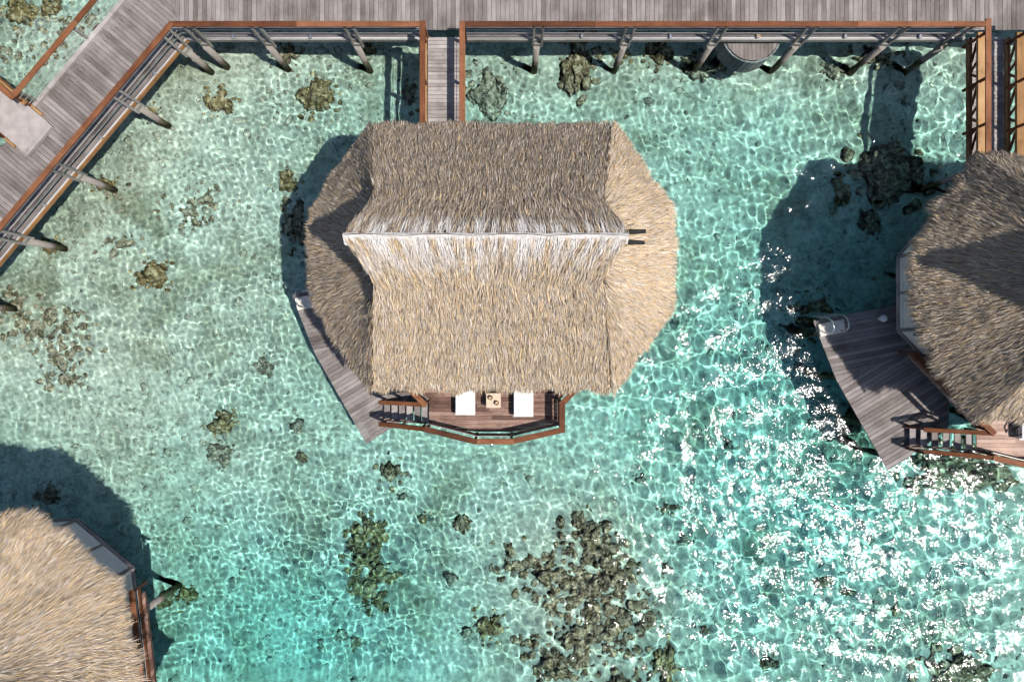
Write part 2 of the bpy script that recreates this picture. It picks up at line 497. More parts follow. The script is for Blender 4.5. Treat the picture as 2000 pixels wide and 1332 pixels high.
def edge_set(run, t0, t1, parent, supports, cap0=0, cap1=0, FAS=None):
    ang = math.atan2(run.u.y, run.u.x)
    n = max(1, round((t1-t0)/4.6)); e = [t0 + (t1-t0)*k/n for k in range(n+1)]
    for a, b in zip(e[:-1], e[1:]):
        a2 = a - (cap0 if a == t0 else 0); b2 = b + (cap1 if b == t1 else 0)
        beam('top_rail', run.at(a2, 0, RZ-.025+random.uniform(-.004, .004)), run.at(b2-.004, 0, RZ-.025), .185, .05, RUST, parent, bev=.006)
    for z in (2.06, 2.3, 2.54):
        beam('cable', run.at(t0, -.02, z), run.at(t1, -.02, z), .014, .014, CABLE, parent)
    beam('under_beam', run.at(t0, -.42, DZ-.17), run.at(t1, -.42, DZ-.17), .10, .2, DARKWOOD, parent)
    for a, b in zip(e[:-1], e[1:]):
        beam('ledge_plank', run.at(a, -.165, DZ-.19), run.at(b-.006, -.165, DZ-.19), .135, .04, GREY, parent)
        beam('edge_kerb', run.at(a, -.30, DZ+.045), run.at(b-.006, -.30, DZ+.045), .05, .08, GREY, parent)
        beam('fascia', run.at(a, -.005, DZ-.27), run.at(b-.006, -.005, DZ-.27), .045, .16, FAS or POSTW, parent)
    tube('service_pipe', [run.at(t0, -.06, DZ-.205), run.at(t1, -.06, DZ-.205)], .035, PIPE, parent)
    for a, b in zip(supports[:-1], supports[1:]):
        t = (a+b)/2
        if t0 < t < t1:
            v = run.at(t, -.075, DZ-.13); box('pipe_clamp', v, (.09, .13, .11), STEEL, parent, ang, .012)
    for t in supports:
        for s in (-1, 1):
            beam('rail_post', run.at(t + s*.15, .045, 1.12), run.at(t + s*.15, .02, RZ-.05), .085, .085, POSTW, parent, bev=.01)
        beam('spacer', run.at(t-.11, .05, 1.36), run.at(t+.11, .05, 1.36), .09, .14, POSTW, parent)
        v = run.at(t - .02, .10, 0); pile(v[0], v[1], parent, top=1.28)

bw = thing('boardwalk', 'long grey plank boardwalk with rust handrail along the top edge', 'boardwalk')
EDGE_Y = 10.54
XC = -11.36                                   # corner where the diagonal run starts
U = Vector((-.644, -.765)); NV = Vector((-.765, .644))
mit_a = Vector((XC, EDGE_Y)); mit_d = Vector((-.36, .93))
# planks, each its own piece; cut to the mitre at the corner
mz = mit_a + mit_d*2.75
L0 = mit_a + mit_d*.27
boards(ccw([(L0.x, EDGE_Y+.25), (23, EDGE_Y+.25), (23, EDGE_Y+2.5), (mz.x, EDGE_Y+2.5)]), R(90), .157, .012, DZ, .04, GREY, bw)
run_top = Run((XC, EDGE_Y), (1, 0), (0, -1))
sup = [p - XC for p in (-10.85, -8.6, -5.47, .89, 3.98, 7.07, 10.08, 13.17, 15.3)]
edge_set(run_top, 0, -2.98-XC, bw, [t for t in sup if t < 8], 0, .12)
edge_set(run_top, -1.6-XC, 15.85-XC, bw, [t for t in sup if t > 8], .10, .10)
for t in (-2.95-XC, -1.62-XC):
    beam('rail_post', run_top.at(t, 0, DZ-.3), run_top.at(t, 0, RZ-.05), .1, .1, RUST, bw)
v = run_top.at(19.95, -.10, DZ-.12); box('amber_lamp', v, (.16, .12, .08), AMBER, bw, 0, .02)

bd = thing('boardwalk', 'diagonal grey plank boardwalk with rust handrails in the upper left corner', 'boardwalk')
def D(t, k): v = mit_a + U*t + NV*k; return (v.x, v.y)
boards(ccw([(L0.x-.01, L0.y), D(13.5, .25), D(13.5, 2.42), (mz.x-.02, mz.y)]), math.atan2(NV.y, NV.x), .152, .012, DZ, .04, GREY, bd)
run_d = Run((XC, EDGE_Y), U, -NV)
edge_set(run_d, 0, 13.5, bd, [.32, 2.95, 6.15, 9.1, 12.1], .06, 0, TAN)
for a, b in ((-2.2, 1.0), (1.0, 4.4), (4.4, 5.2), (7.0, 10.2), (10.2, 13.5)):
    beam('edge_kerb', (*D(a, 2.43), DZ+.03), (*D(b-.01, 2.43), DZ+.03), .15, .1, PALEGREY, bd)
for a, b in ((-2.2, 2.0), (2.0, 5.2), (7.0, 10.2), (10.2, 13.5)):
    beam('top_rail', (*D(a, 2.47), RZ-.025), (*D(b-.01, 2.47), RZ-.025), .185, .05, RUST, bd, bev=.006)
for a, b in ((-2.2, 5.2), (7.0, 13.5)):
    for z in (2.06, 2.3, 2.54):
        beam('cable', (*D(a, 2.45), z), (*D(b, 2.45), z), .014, .014, CABLE, bd)
for t in (-1.5, 2.2, 5.0, 7.15, 10.2):
    beam('rail_post', (*D(t, 2.5), DZ-.35), (*D(t, 2.5), RZ-.05), .09, .09, POSTW, bd)
    v = D(t, 2.25); pile(v[0], v[1], bd, top=1.55)
beam('under_beam', (*D(-2, 2.2), DZ-.17), (*D(13.5, 2.2), DZ-.17), .10, .2, DARKWOOD, bd)

# ------------------------------------------------------------------ footbridges to the bungalows
def footbridge(label, dx, dy, truss):
    t = thing('footbridge', label, 'footbridge', (dx, dy, 0))
    x0, x1, ya, yb = -2.95, -1.72, 10.42, 5.2
    boards([(x0+.03, yb), (x1-.02, yb), (x1-.02, ya+.12), (x0+.03, ya+.12)], 0, .134, .011, DZ-.03, .04, PALEGREY if not truss else PALEGREY, t)
    for x in (x0+.15, x1-.15):
        beam('under_beam', (x, yb, DZ-.17), (x, ya, DZ-.17), .09, .2, DARKWOOD, t)
    for s, x in ((-1, x0), (1, x1)):
        xo = x + s*.03 + (.03 if s > 0 else 0)
        if not truss:
            beam('top_rail', (xo, yb+1, RZ-.02), (xo, ya+.22, RZ-.02), .185, .05, RUST, t, bev=.006)
            beam('lower_rail', (xo - .02, yb+1, RZ-.28), (xo - .02, ya+.05, RZ-.28), .06, .09, TAN, t)
            beam('lower_rail', (xo, yb+1, DZ+.06), (xo, ya+.05, DZ+.06), .08, .12, TAN, t)
            for z in (2.1, 2.3): beam('cable', (xo, yb+1, z), (xo, ya, z), .014, .014, CABLE, t)
            for k in range(4):
                y = ya - .1 - k*1.45
                beam('rail_post', (xo, y, DZ-.25), (xo, y, RZ-.05), .09, .09, RUST, t)
        else:
            beam('top_rail', (xo, yb+.4, RZ-.02), (xo, ya+.3, RZ-.02), .19, .05, RUST, t, bev=.006)
            beam('lower_rail', (xo, yb+.4, DZ-.02), (xo, ya+.05, DZ-.02), .10, .10, TAN, t)
            beam('lower_rail', (xo, yb+.4, DZ+.12), (xo, ya+.05, DZ+.12), .06, .06, RUST, t)
            beam('middle_rail', (xo+.10, yb+.4, 2.28), (xo+.10, ya+.05, 2.28), .26, .11, TAN, t)
            for k in range(4):
                y = ya - .12 - k*1.52
                beam('rail_post', (xo, y, DZ-.3), (xo, y, RZ-.05), .08, .08, RUST, t)
                for ta, tb in ((.70, .14), (1.0, .80), (1.13, 1.30), (1.66, 1.52)):
                    beam('brace', (xo, y-ta, DZ+.15), (xo, y-tb, 2.22), .05, .075, RUST, t)
    for y in (5.9,):
        for x in (x0+.12, x1-.12): 
            zb = -2.3
            link('pile', tube_mesh([(0, 0, zb), (0, 0, DZ-.25)], .1, PILE, 10), t, (x, y, 0))
    return t
footbridge('short plank footbridge with rust rails joining boardwalk to the middle bungalow', 0, 0, False)
footbridge('plank footbridge with zigzag braced orange railings leading to the right bungalow', 18.83, 0, True)

fb = thing('footbridge', 'pale slab footbridge with orange side rails at the left edge', 'footbridge')
a0, a1 = 5.3, 6.62
pts = [D(a0, 1.55), D(a1, 1.55), D(a1, 7.0), D(a0, 7.0)]
link('ramp_slab', prism_mesh(ccw(pts), DZ+.03, DZ+.13, CONC), fb)
beam('end_kerb', (*D(a0, 1.50), DZ+.12), (*D(a1, 1.50), DZ+.12), .2, .14, PALEGREY, fb)
for a, s in ((a0, -1), (a1, 1)):
    beam('side_beam', (*D(a+s*.06, 2.0), DZ+.02), (*D(a+s*.06, 7), DZ+.02), .08, .2, TAN, fb)
    beam('middle_rail', (*D(a+s*.06, 2.4), 2.28), (*D(a+s*.06, 7), 2.28), .16, .1, TAN, fb)
    beam('top_rail', (*D(a+s*.04, 2.4), RZ-.02), (*D(a+s*.04, 7), RZ-.02), .19, .05, RUST, fb, bev=.006)
    for k in (2.5, 3.9, 5.3, 6.7):
        beam('rail_post', (*D(a+s*.06, k), DZ-.3), (*D(a+s*.06, k), RZ-.05), .08, .08, RUST, fb)
        beam('brace', (*D(a+s*.06, k), DZ+.1), (*D(a+s*.06, k+.6), 2.25), .05, .07, RUST, fb)
        beam('brace', (*D(a+s*.06, k+.7), 2.25), (*D(a+s*.06, k+1.3), DZ+.1), .05, .07, RUST, fb)
for k in (3.4, 6.2):
    v = D((a0+a1)/2, k); pile(v[0], v[1], fb, top=1.8)

# half-round landing like a tub under the boardwalk
tb = thing('landing_platform', 'half-round grey landing like a wooden tub tucked under the boardwalk edge', 'landing', (8.56, 10.98, 0))
circ = [(math.cos(2*math.pi*k/40)*1.0, math.sin(2*math.pi*k/40)*1.0) for k in range(40)]
boards(circ, R(90), .145, .01, 1.2, .04, GREY, tb)
nst = 36
stave = prism_mesh([(-.02, -.083), (.03, -.083), (.03, .083), (-.02, .083)], -.5, .5, SLATE)
for k in range(nst):
    a = 2*math.pi*k/nst
    link('stave', stave, tb, (1.02*math.cos(a), 1.02*math.sin(a), .66 + random.uniform(-.02, .02)), (0, R(2), a))
for sx, sy in ((-.5, -.4), (.5, -.4), (-.5, .5), (.5, .5)):
    link('pile', tube_mesh([(0, 0, -2.2), (0, 0, 1.1)], .11, PILE, 10), tb, (sx, sy, 0))

# ------------------------------------------------------------------ the thatched bungalow (built once, then copied)
ZE, ZR, ZB = 4.3, 8.6, 7.5
def lerp(a, b, t): return a + (b-a)*t
EAVE = [(3.70, 4.08), (4.60, 2.76), (5.50, 1.45), (5.50, .05), (5.50, -1.35), (4.60, -2.70), (3.70, -4.08)]
BASE = [(3.0, 1.12, ZB-.05), (2.85, .85, ZB-.45), (2.75, .45, ZB-.75), (2.7, 0, ZB-.9), (2.75, -.45, ZB-.75), (2.85, -.85, ZB-.45), (3.0, -1.12, ZB-.05)]

def roof_patches():
    """each patch: function (u,v)->xyz with v=0 top, v=1 eave; plus plan size for sampling"""
    out = []
    for s in (1, -1):
        def slope(u, v, s=s):
            y = s*3.97*v
            z = ZR + (ZE-ZR)*v + .16*np.sin(np.pi*v)
            zb_v = (ZR-ZB)/(ZR-ZE)
            xe = np.where(v < zb_v, lerp(3.55, 2.98, np.clip(v/zb_v, 0, 1)), lerp(2.98, 3.66, np.clip((v-zb_v)/(1-zb_v), 0, 1)))
            return np.stack([(u*2-1)*xe, y + 0*u, z + 0*u], -1)
        out.append((slope, 7.0*5.95, 'slope', s))
    for s in (1, -1):
        for i in range(6):
            b0, b1, e0, e1 = BASE[i], BASE[i+1], EAVE[i], EAVE[i+1]
            def hip(u, v, s=s, b0=b0, b1=b1, e0=e0, e1=e1):
                bx, by, bz = (lerp(b0[k], b1[k], u) for k in range(3))
                ex, ey = lerp(e0[0], e1[0], u), lerp(e0[1], e1[1], u)
                x, y = lerp(bx, ex, v), lerp(by, ey, v)
                z = lerp(bz, ZE, v) + .14*np.sin(np.pi*v)
                return np.stack([s*x, y, z], -1)
            L = math.hypot(e0[0]-e1[0], e0[1]-e1[1])
            out.append((hip, .62*L*4.3, 'hip', s))
    return out

def strand_mesh():
    co, cols = [], []
    g = np.random.default_rng(5)
    for f, area, kind, s in roof_patches():
        n = int(area * 1400)
        u = g.uniform(0, 1, n)
        v = np.sqrt(g.uniform(.03, 1, n)) if kind == 'hip' else g.uniform(0, 1, n)
        fringe = g.uniform(0, 1, n) < .07
        v = np.where(fringe, g.uniform(.93, 1, n), v)
        p = f(u, v); q = f(u, np.minimum(v+.01, 1.01)); pu = f(np.clip(u+.01, 0, 1.02), v)
        d = q - p; d /= np.linalg.norm(d, axis=1)[:, None] + 1e-9
        a = pu - p; a /= np.linalg.norm(a, axis=1)[:, None] + 1e-9
        nr = np.cross(d, a); nr /= np.linalg.norm(nr, axis=1)[:, None] + 1e-9
        nr *= np.where(nr[:, 2] < 0, -1, 1)[:, None]
        sd = np.cross(nr, d)
        # clumped lean so that the leaves lie in tufts, not in a comb
        cl = (vn(p[:, 0]*1.6, p[:, 1]*1.6, p[:, 2]*1.6, 41) - .5)*.9 + (vn(p[:, 0]*5, p[:, 1]*5, p[:, 2]*5, 43) - .5)*.7
        th = cl*.42 + g.normal(0, .14, n)
        dd = d*np.cos(th)[:, None] + sd*np.sin(th)[:, None]
        ss = np.cross(nr, dd)
        ln = g.uniform(.18, .52, n) * np.where(v > .9, .8, 1); w = g.uniform(.0045, .0105, n)
        rag = vn(p[:, 0]*1.7, p[:, 1]*1.7, seed=83) + .5*vn(p[:, 0]*6, p[:, 1]*6, seed=84) - .55
        p = p + d*(np.clip((v-.86)/.14, 0, 1)*rag*.5)[:, None]
        tuft = vn(p[:, 0]*3.2, p[:, 1]*3.2, p[:, 2]*3.2, 47)
        lift = g.uniform(.005, .06, n) * (.4 + 1.2*tuft) + g.exponential(.015, n)
        plen = 5.9 if kind == 'slope' else 4.6
        course = (v*plen/.42 + .35*vn(p[:, 0]*.9, p[:, 1]*.9, seed=88)) % 1.0
        lift = lift + .012*course
        b0 = p + nr*(.03*course)[:, None] + nr*(g.uniform(-.02, .05, n)*(.5+tuft))[:, None]
        mid = b0 + dd*(ln*.55)[:, None] + nr*(lift*.8)[:, None]
        droop = np.where(v > .93, -.05, 0)
        tip = b0 + dd*ln[:, None] + nr*lift[:, None]
        tip[:, 2] += droop
        twist = g.normal(0, .5, n)
        ws = ss*np.cos(twist)[:, None] + nr*np.sin(twist)[:, None]
        W = ws*w[:, None]
        co.append(np.stack([b0-W*.8, b0+W*.8, mid-W, mid+W, tip], 1))
        # leaf colour: straw, grey and brown leaves mixed, bleached near the ridge, shading painted in: browner on faces turned from the sun
        pal = np.array([(.50, .40, .275), (.44, .375, .30), (.335, .29, .25), (.24, .19, .145), (.52, .47, .43), (.52, .37, .205), (.14, .10, .07)])
        big = fbm(p[:, 0]*.8, p[:, 1]*.8, p[:, 2]*.8, 51, 3)
        str_ = vn(u*area*2.2 if kind == 'slope' else u*14, v*3.0, seed=57+int(s))
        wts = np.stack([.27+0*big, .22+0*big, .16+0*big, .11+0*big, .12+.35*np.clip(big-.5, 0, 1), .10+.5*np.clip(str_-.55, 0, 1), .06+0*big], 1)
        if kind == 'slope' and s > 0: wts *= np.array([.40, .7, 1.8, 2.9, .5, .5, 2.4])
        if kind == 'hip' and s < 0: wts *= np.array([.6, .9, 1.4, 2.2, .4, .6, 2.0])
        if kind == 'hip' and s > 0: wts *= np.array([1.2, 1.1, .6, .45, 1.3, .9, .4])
        if kind == 'slope':
            top_ = (.155 if s < 0 else .06) * (.3 + 1.3*vn(u*34, v*2+3, seed=63))
            bl = np.clip((top_ - v)/top_, 0, 1)**.8 * np.clip(2.6*vn(u*60, v*5, seed=61) - .5, 0, 1.2)
            wts[:, 4] += bl*2.2
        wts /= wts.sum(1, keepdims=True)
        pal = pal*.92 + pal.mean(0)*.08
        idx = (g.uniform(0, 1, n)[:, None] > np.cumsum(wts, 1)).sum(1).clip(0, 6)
        c = pal[idx] * g.uniform(.72, 1.18, n)[:, None] * (np.array((1.34, 1.285, 1.21)) if (kind == 'slope' and s < 0) else np.array((1.22, 1.16, 1.09)) if s > 0 and kind == 'hip' else np.array((1.16, 1.12, 1.07)))  # sunlit lower slope and right hip brightened in the leaf colour itself
        if kind == 'slope':
            c = c + (np.array((.76, .72, .69)) - c)*(np.clip(bl, 0, 1)*.75)[:, None]
        c = np.clip(c, 0, .82)
        cols.append(np.repeat(c[:, None, :], 5, 1))
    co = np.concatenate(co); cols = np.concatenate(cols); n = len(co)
    base = (np.arange(n)*5)[:, None]
    tri = np.concatenate([base + np.array([[0, 1, 3]]), base + np.array([[0, 3, 2]]), base + np.array([[2, 3, 4]])], 0)
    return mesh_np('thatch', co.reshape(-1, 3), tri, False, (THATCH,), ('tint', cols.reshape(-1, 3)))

def shell_mesh():
    co, fa = [], []
    for off in (0, -.22):
        for f, area, kind, s in roof_patches():
            nu, nv = (16, 12) if kind == 'slope' else (3, 10)
            uu, vv = np.meshgrid(np.linspace(0, 1, nu+1), np.linspace(0, 1, nv+1))
            p = f(uu.ravel(), vv.ravel()); p[:, 2] += off - .03
            b = len(co); co += [tuple(x) for x in p]
            for j in range(nv):
                for i in range(nu):
                    k = b + j*(nu+1) + i
                    fa.append((k, k+1, k+nu+2, k+nu+1))
            if off == 0:                          # eave edge going down
                b2 = len(co); e = f(np.linspace(0, 1, nu+1), np.ones(nu+1)); e[:, 2] -= .25
                co += [tuple(x) for x in e]
                for i in range(nu): fa.append((b+nv*(nu+1)+i, b+nv*(nu+1)+i+1, b2+i+1, b2+i))
    me = bpy.data.meshes.new('roof_shell'); me.from_pydata(co, [], fa); me.update(); me.materials.append(SHELL)
    return me

def bungalow():
    t = link('bungalow', None)
    roof = link('roof', shell_mesh(), t)
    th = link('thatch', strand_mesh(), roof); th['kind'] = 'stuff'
    # bleached ridge capping folded over the ridge, slightly ragged lower edges
    co, fa = [], []
    xs = np.linspace(-3.56, 3.52, 150)
    for x in xs:
        j = (vn(np.array([x*5.2]), np.array([3.3]), seed=71)[0]-.5)
        for k, (y, dz) in enumerate(((.06+.05*j, -.06-.05*j), (.03, -.027), (0, .012+.02*j), (-.10, -.095), (-.25-.3*j, -.255-.3*j))):
            co.append((x, y, ZR + .05 + dz))
    for i in range(len(xs)-1):
        for k in range(4): fa.append((i*5+k, (i+1)*5+k, (i+1)*5+k+1, i*5+k+1))
    me = bpy.data.meshes.new('ridge_cap'); me.from_pydata(co, [], fa); me.update(); me.materials.append(RIDGEC)
    link('ridge_cap', me, roof)
    tube('ridge_line', [(-3.5 + k*.5, .03*math.sin(k*1.7), ZR+.065+.01*math.sin(k*2.3)) for k in range(15)], .008, SHELL, roof, 6)
    for y, l in ((.10, 3.98), (-.13, 3.95)):
        tube('ridge_pole', [(3.2, y, ZR-.25), (l, y*1.25, ZR-.19)], .06, BLACK, roof, 8, radii=[.085, .05])
    for s in (1, -1):                              # dark gable under the prow
        me = bpy.data.meshes.new('gable'); me.from_pydata([(s*2.66, 1.3, ZB-1.0), (s*2.66, -1.3, ZB-1.0), (s*2.85, 0, ZR-.18), (s*2.56, 1.3, ZB-1.0), (s*2.56, -1.3, ZB-1.0), (s*2.75, 0, ZR-.18)], [],
            [(0, 1, 2), (5, 4, 3), (0, 3, 4, 1), (1, 4, 5, 2), (2, 5, 3, 0)]); me.update(); me.materials.append(SHELL)
        link('gable', me, roof)
    for q in range(9):                             # loose stalks lying on the thatch
        f = roof_patches()[1 if q % 3 else 0][0]
        u, v = random.uniform(.1, .9), random.uniform(.3, .95)
        p0 = f(np.array([u]), np.array([v]))[0]; p1 = f(np.array([u+random.uniform(-.06, .06)]), np.array([min(1, v+.07)]))[0]
        tube('loose_stalk', [(p0[0], p0[1], p0[2]+.1), (p1[0], p1[1], p1[2]+.11)], .012, TAN, roof, 5)
    # walls with framed woven panels
    ring = [(4.72, 1.27), (3.1, 2.95), (-3.1, 2.95), (-4.72, 1.27), (-4.72, -1.27), (-3.1, -2.95), (3.1, -2.95), (4.72, -1.27)]
    wall = link('floor_frame', prism_mesh(ccw(ring), 1.35, 1.62, DARKWOOD), t)
    for i in range(8):
        a, b = Vector(ring[i]), Vector(ring[(i+1) % 8]); L = (b-a).length; d = (b-a)/L
        n = max(2, round(L/1.25))
        core = beam('wall', (*a, 2.95), (*b, 2.95), .05, 2.72, PANEL, t)
        nn = Vector((-d.y, d.x));
        if nn.dot(a) < 0: nn = -nn
        for k in range(n):
            p, q = a + d*(L*k/n + .05), a + d*(L*(k+1)/n - .05)
            o = nn*.035
            beam('panel', (p.x+o.x, p.y+o.y, 2.95), (q.x+o.x, q.y+o.y, 2.95), .03, 2.5, PANEL, t)
            for z in (1.9, 2.6, 3.3):
                beam('batten', (p.x+o.x*1.6, p.y+o.y*1.6, z), (q.x+o.x*1.6, q.y+o.y*1.6, z), .02, .05, WHITEFRAME, t)
        for k in range(n+1):
            p = a + d*(L*k/n) + nn*.03
            beam('wall_post', (p.x, p.y, 1.5), (p.x, p.y, 4.3), .09, .09, POSTW, t)
        beam('sill_beam', (*(a+nn*.06), 1.63), (*(b+nn*.06), 1.63), .12, .1, PALEGREY, t)
        r0, r1 = a*1.0, a*1.16
        beam('eave_beam', (r0.x, r0.y, 3.95), (r1.x, r1.y, 3.72), .1, .16, POSTW, t)
        pl = a*.62
        link('pile', tube_mesh([(0, 0, -2.6), (0, 0, 1.4)], .15, PILE, 12), t, (pl.x, pl.y, 0))
    # upper sun deck
    ZD = 1.9
    deck = link('sun_deck', prism_mesh(ccw([(-4.4, -2.3), (-2.1, -4.75), (-2.1, -5.4), (-.6, -5.66), (.6, -5.66), (2.1, -5.4), (2.1, -4.75), (4.4, -2.3)]), ZD-.24, ZD-.06, DARKWOOD), t)
    boards([(-4.6, -2.2), (-2.24, -4.7), (2.24, -4.7), (4.6, -2.2)], 0, .139, .009, ZD, .04, BROWN, deck, stagger=3.2)
    boards([(-2.24, -4.7), (-2.24, -5.5), (-.62, -5.76), (.62, -5.76), (2.24, -5.5), (2.24, -4.7)], 0, .139, .009, ZD, .04, BROWN, deck, stagger=3.2)
    link('pile', tube_mesh([(0, 0, -2.8), (0, 0, 1.7)], .13, PILE, 12), t, (3.62, -2.5, 0))
    link('pile', tube_mesh([(0, 0, -2.8), (0, 0, 1.7)], .13, PILE, 12), t, (-.4, -4.6, 0))
    # deck railing
    rl = [(4.85, -2.05), (2.3, -4.7), (2.3, -5.58), (.63, -5.96), (-.6, -5.96), (-2.22, -5.56)]
    def rail(pts, zt=RZ):
        for a, b in zip(pts[:-1], pts[1:]):
            d = (Vector(b)-Vector(a)).normalized()*.08
            beam('top_rail', (a[0]-d.x*.9, a[1]-d.y*.9, zt-.02), (b[0]+d.x*.9, b[1]+d.y*.9, zt-.022+random.uniform(-.003, .003)), .19, .045, RUST, t, bev=.006)
            ia, ib = (a[0]*.965, a[1]*.975), (b[0]*.965, b[1]*.975)
            beam('middle_rail', (*ia, 2.42), (*ib, 2.42), .05, .1, DARKWOOD, t)
            beam('lower_rail', (*ia, 2.06), (*ib, 2.06), .05, .1, RUST, t)
            for z in (2.18, 2.3, 2.56): beam('cable', (*ia, z), (*ib, z), .012, .012, CABLE, t)
        for a in pts: beam('rail_post', (a[0]*.975, a[1]*.98, ZD-.25), (a[0]*.985, a[1]*.99, zt-.04), .085, .085, DARKWOOD, t)
    rail(rl); rail([(-4.9, -2.1), (-2.28, -4.72)])
    # open stairs down to the landing
    st = link('stair_stringer', beam('tmp', (-2.3, -4.80, 1.70), (-4.05, -4.80, .72), .05, .2, DARKWOOD).data, t)
    bpy.data.objects.remove([o for o in COL.objects if o.name.startswith('tmp')][0])
    def slanted(o, a, b):
        a, b = Vector(a), Vector(b); d = (b-a).normalized(); y = Vector((0, 0, 1)).cross(d).normalized(); z = d.cross(y)
        m = Matrix((d, y, z)).transposed().to_4x4(); m.translation = (a+b)/2; o.matrix_local = m
    slanted(st, (-2.3, -4.80, 1.70), (-4.05, -4.80, .72))
    beam('stair_stringer', (-2.3, -5.47, 1.70), (-4.05, -5.47, .72), .05, .2, DARKWOOD, t)
    for k in range(6):
        box('tread', (-2.38-.295*k, -5.135, 1.73-.168*k), (.235, .64, .045), GREY if k % 2 else PALEGREY, t)
    for y0, y1 in ((-4.74, -4.75), (-5.56, -5.50)):
        beam('stair_rail', (-2.24, y0, RZ-.02), (-4.0, y1, RZ-1.02), .15, .05, RUST, t, bev=.006)
        beam('stair_rail', (-2.24, y0, RZ-.45), (-4.0, y1, RZ-1.45), .05, .09, DARKWOOD, t)
        for f in (.1, .55, .97):
            x = lerp(-2.24, -4.0, f); z = lerp(RZ, RZ-1.0, f)
            beam('rail_post', (x, y0, z-1.15), (x, y0, z-.03), .075, .075, DARKWOOD, t)
    # lower swim landing in two fans of planks
    ZL = .72
    A = [(-6.53, -3.07), (-3.6, -2.0), (-4.25, -.36), (-7.38, -.93)]
    B = [(-6.53, -3.07), (-4.6, -6.46), (-3.5, -5.62), (-2.45, -4.95), (-2.4, -2.6), (-3.6, -2.0)]
    land = link('swim_landing', prism_mesh(ccw([(-6.3, -3.05), (-4.5, -6.1), (-3.5, -5.5), (-2.5, -4.9), (-3.2, -2.0), (-4.4, -.7), (-7.0, -1.15)]), ZL-.26, ZL-.06, DARKWOOD), t)
    boards(A, R(11), .150, .011, ZL, .04, GREY, land)
    boards(B, R(31), .150, .011, ZL-.002, .04, GREY, land)
    for x, y in ((-6.9, -1.4), (-6.2, -3.0), (-5.2, -4.7), (-4.5, -5.9), (-4.6, -1.2)):
        link('pile', tube_mesh([(0, 0, -2.6), (0, 0, ZL-.1)], .12, PILE, 10), t, (x, y, 0))
    tr = box('footwash_tray', (-6.72, -1.2, ZL+.05), (.95, .46, .09), TRAY, t, R(11), .02)
    # swim ladder with two steel loops
    lx = Vector((-6.75, -.93)); du = Vector((math.cos(R(11)), math.sin(R(11)))); dn = Vector((-du.y, du.x))
    for s in (-.27, .27):
        b = lx + du*s
        loop = [(*(b - dn*.42), ZL), (*(b - dn*.42), ZL+.55), (*(b - dn*.25), ZL+.78), (*(b + dn*.0), ZL+.74), (*(b + dn*.14), ZL+.45), (*(b + dn*.2), .2), (*(b + dn*.34), -1.4)]
        tube('ladder_rail', loop, .021, STEEL, t, 8)
    for k in range(7):
        f = k/6; z = lerp(.62, -1.25, f); o = lerp(.15, .33, f)
        p, q = lx - du*.27 + dn*o, lx + du*.27 + dn*o
        beam('rung', (*p, z), (*q, z), .06, .03, STEEL, t)
    bm = bmesh.new(); bmesh.ops.create_uvsphere(bm, u_segments=16, v_segments=10, radius=.13)
    bmesh.ops.create_cone(bm, segments=12, radius1=.08, radius2=.05, depth=.2, cap_ends=True, matrix=Matrix.Translation((0, 0, -.16)))
    me = bpy.data.meshes.new('globe'); bm.to_mesh(me); bm.free(); me.materials.append(GLOBE)
    for p in me.polygons: p.use_smooth = True
    link('globe_lamp', me, t, (-4.95, -.86, ZL+.26))
    return t

bun = bungalow()
bpy.context.view_layer.update()
index_children()
C1 = (-.63, 2.62, 0)
tag(bun, 'thatched overwater bungalow in the middle with sun deck and loungers', 'bungalow', group='thatched overwater bungalows')
bun.location = C1
b2 = copy_tree(bun); b2.location = (18.30, 1.67, 0)
b2['label'] = 'thatched overwater bungalow cut by the right edge with swim landing in shade'
NEWDECK = wood('newer_pink_deck_wood', (.22, .13, .095), (.40, .27, .215), (.55, .42, .36), spread=.35)
for dk in KIDS.get([c for c in KIDS[b2.name] if c.name.startswith('sun_deck')][0].name, []):
    if dk.name.startswith('board'):
        dk.material_slots[0].link = 'OBJECT'; dk.material_slots[0].material = NEWDECK
b3 = copy_tree(bun); b3.location = (-17.35, -10.75, 0); b3.rotation_euler = (0, 0, R(50))
b3['label'] = 'thatched overwater bungalow in the bottom left corner showing pale wall panels'

# ------------------------------------------------------------------ things on the deck
def lounger(label, x, y, strap=False):
    t = thing('sun_lounger', label, 'sun lounger', (x, y, 1.905), 0, 'white sun loungers')
    L, W = 1.95, .68
    me = prism_mesh([(-W/2+.02, .02), (W/2-.02, .02), (W/2-.02, L), (-W/2+.02, L)], .30, .40, WHITE)
    bm = bmesh.new(); bm.from_mesh(me); bmesh.ops.bevel(bm, geom=list(bm.edges), offset=.03, segments=3, affect='EDGES', profile=.5); bm.to_mesh(me); bm.free()
    link('mattress', me, t)
    for s in (-1, 1):
        beam('side_rail', (s*(W/2-.02), 0, .27), (s*(W/2-.02), L, .27), .04, .06, WHITEFRAME, t)
    for yy in (.0, L):
        beam('cross_rail', (-W/2, yy, .27), (W/2, yy, .27), .045, .06, WHITEFRAME, t)
    for sx in (-1, 1):
        for yy in (.04, L-.06):
            beam('leg', (sx*(W/2-.03), yy, 0), (sx*(W/2-.03), yy, .25), .045, .045, WHITEFRAME, t)
    for k in range(5):
        beam('slat', (-W/2+.04, .3+k*.33, .285), (W/2-.04, .3+k*.33, .285), .05, .02, WHITEFRAME, t)
    if strap:
        tube('strap', [(-.36, .5, .36), (-.48, .30, .30), (-.42, .12, .3), (-.34, .2, .41)], .03, STRAP, t, 8)
    return t
lounger('white sun lounger left of the small cream table on the brown deck', -1.60, -2.50)
lounger('white sun lounger right of the small cream table on the brown deck', .385, -2.56)
lounger('white sun lounger with a black strap at the far right edge', 17.66, -3.35, True)

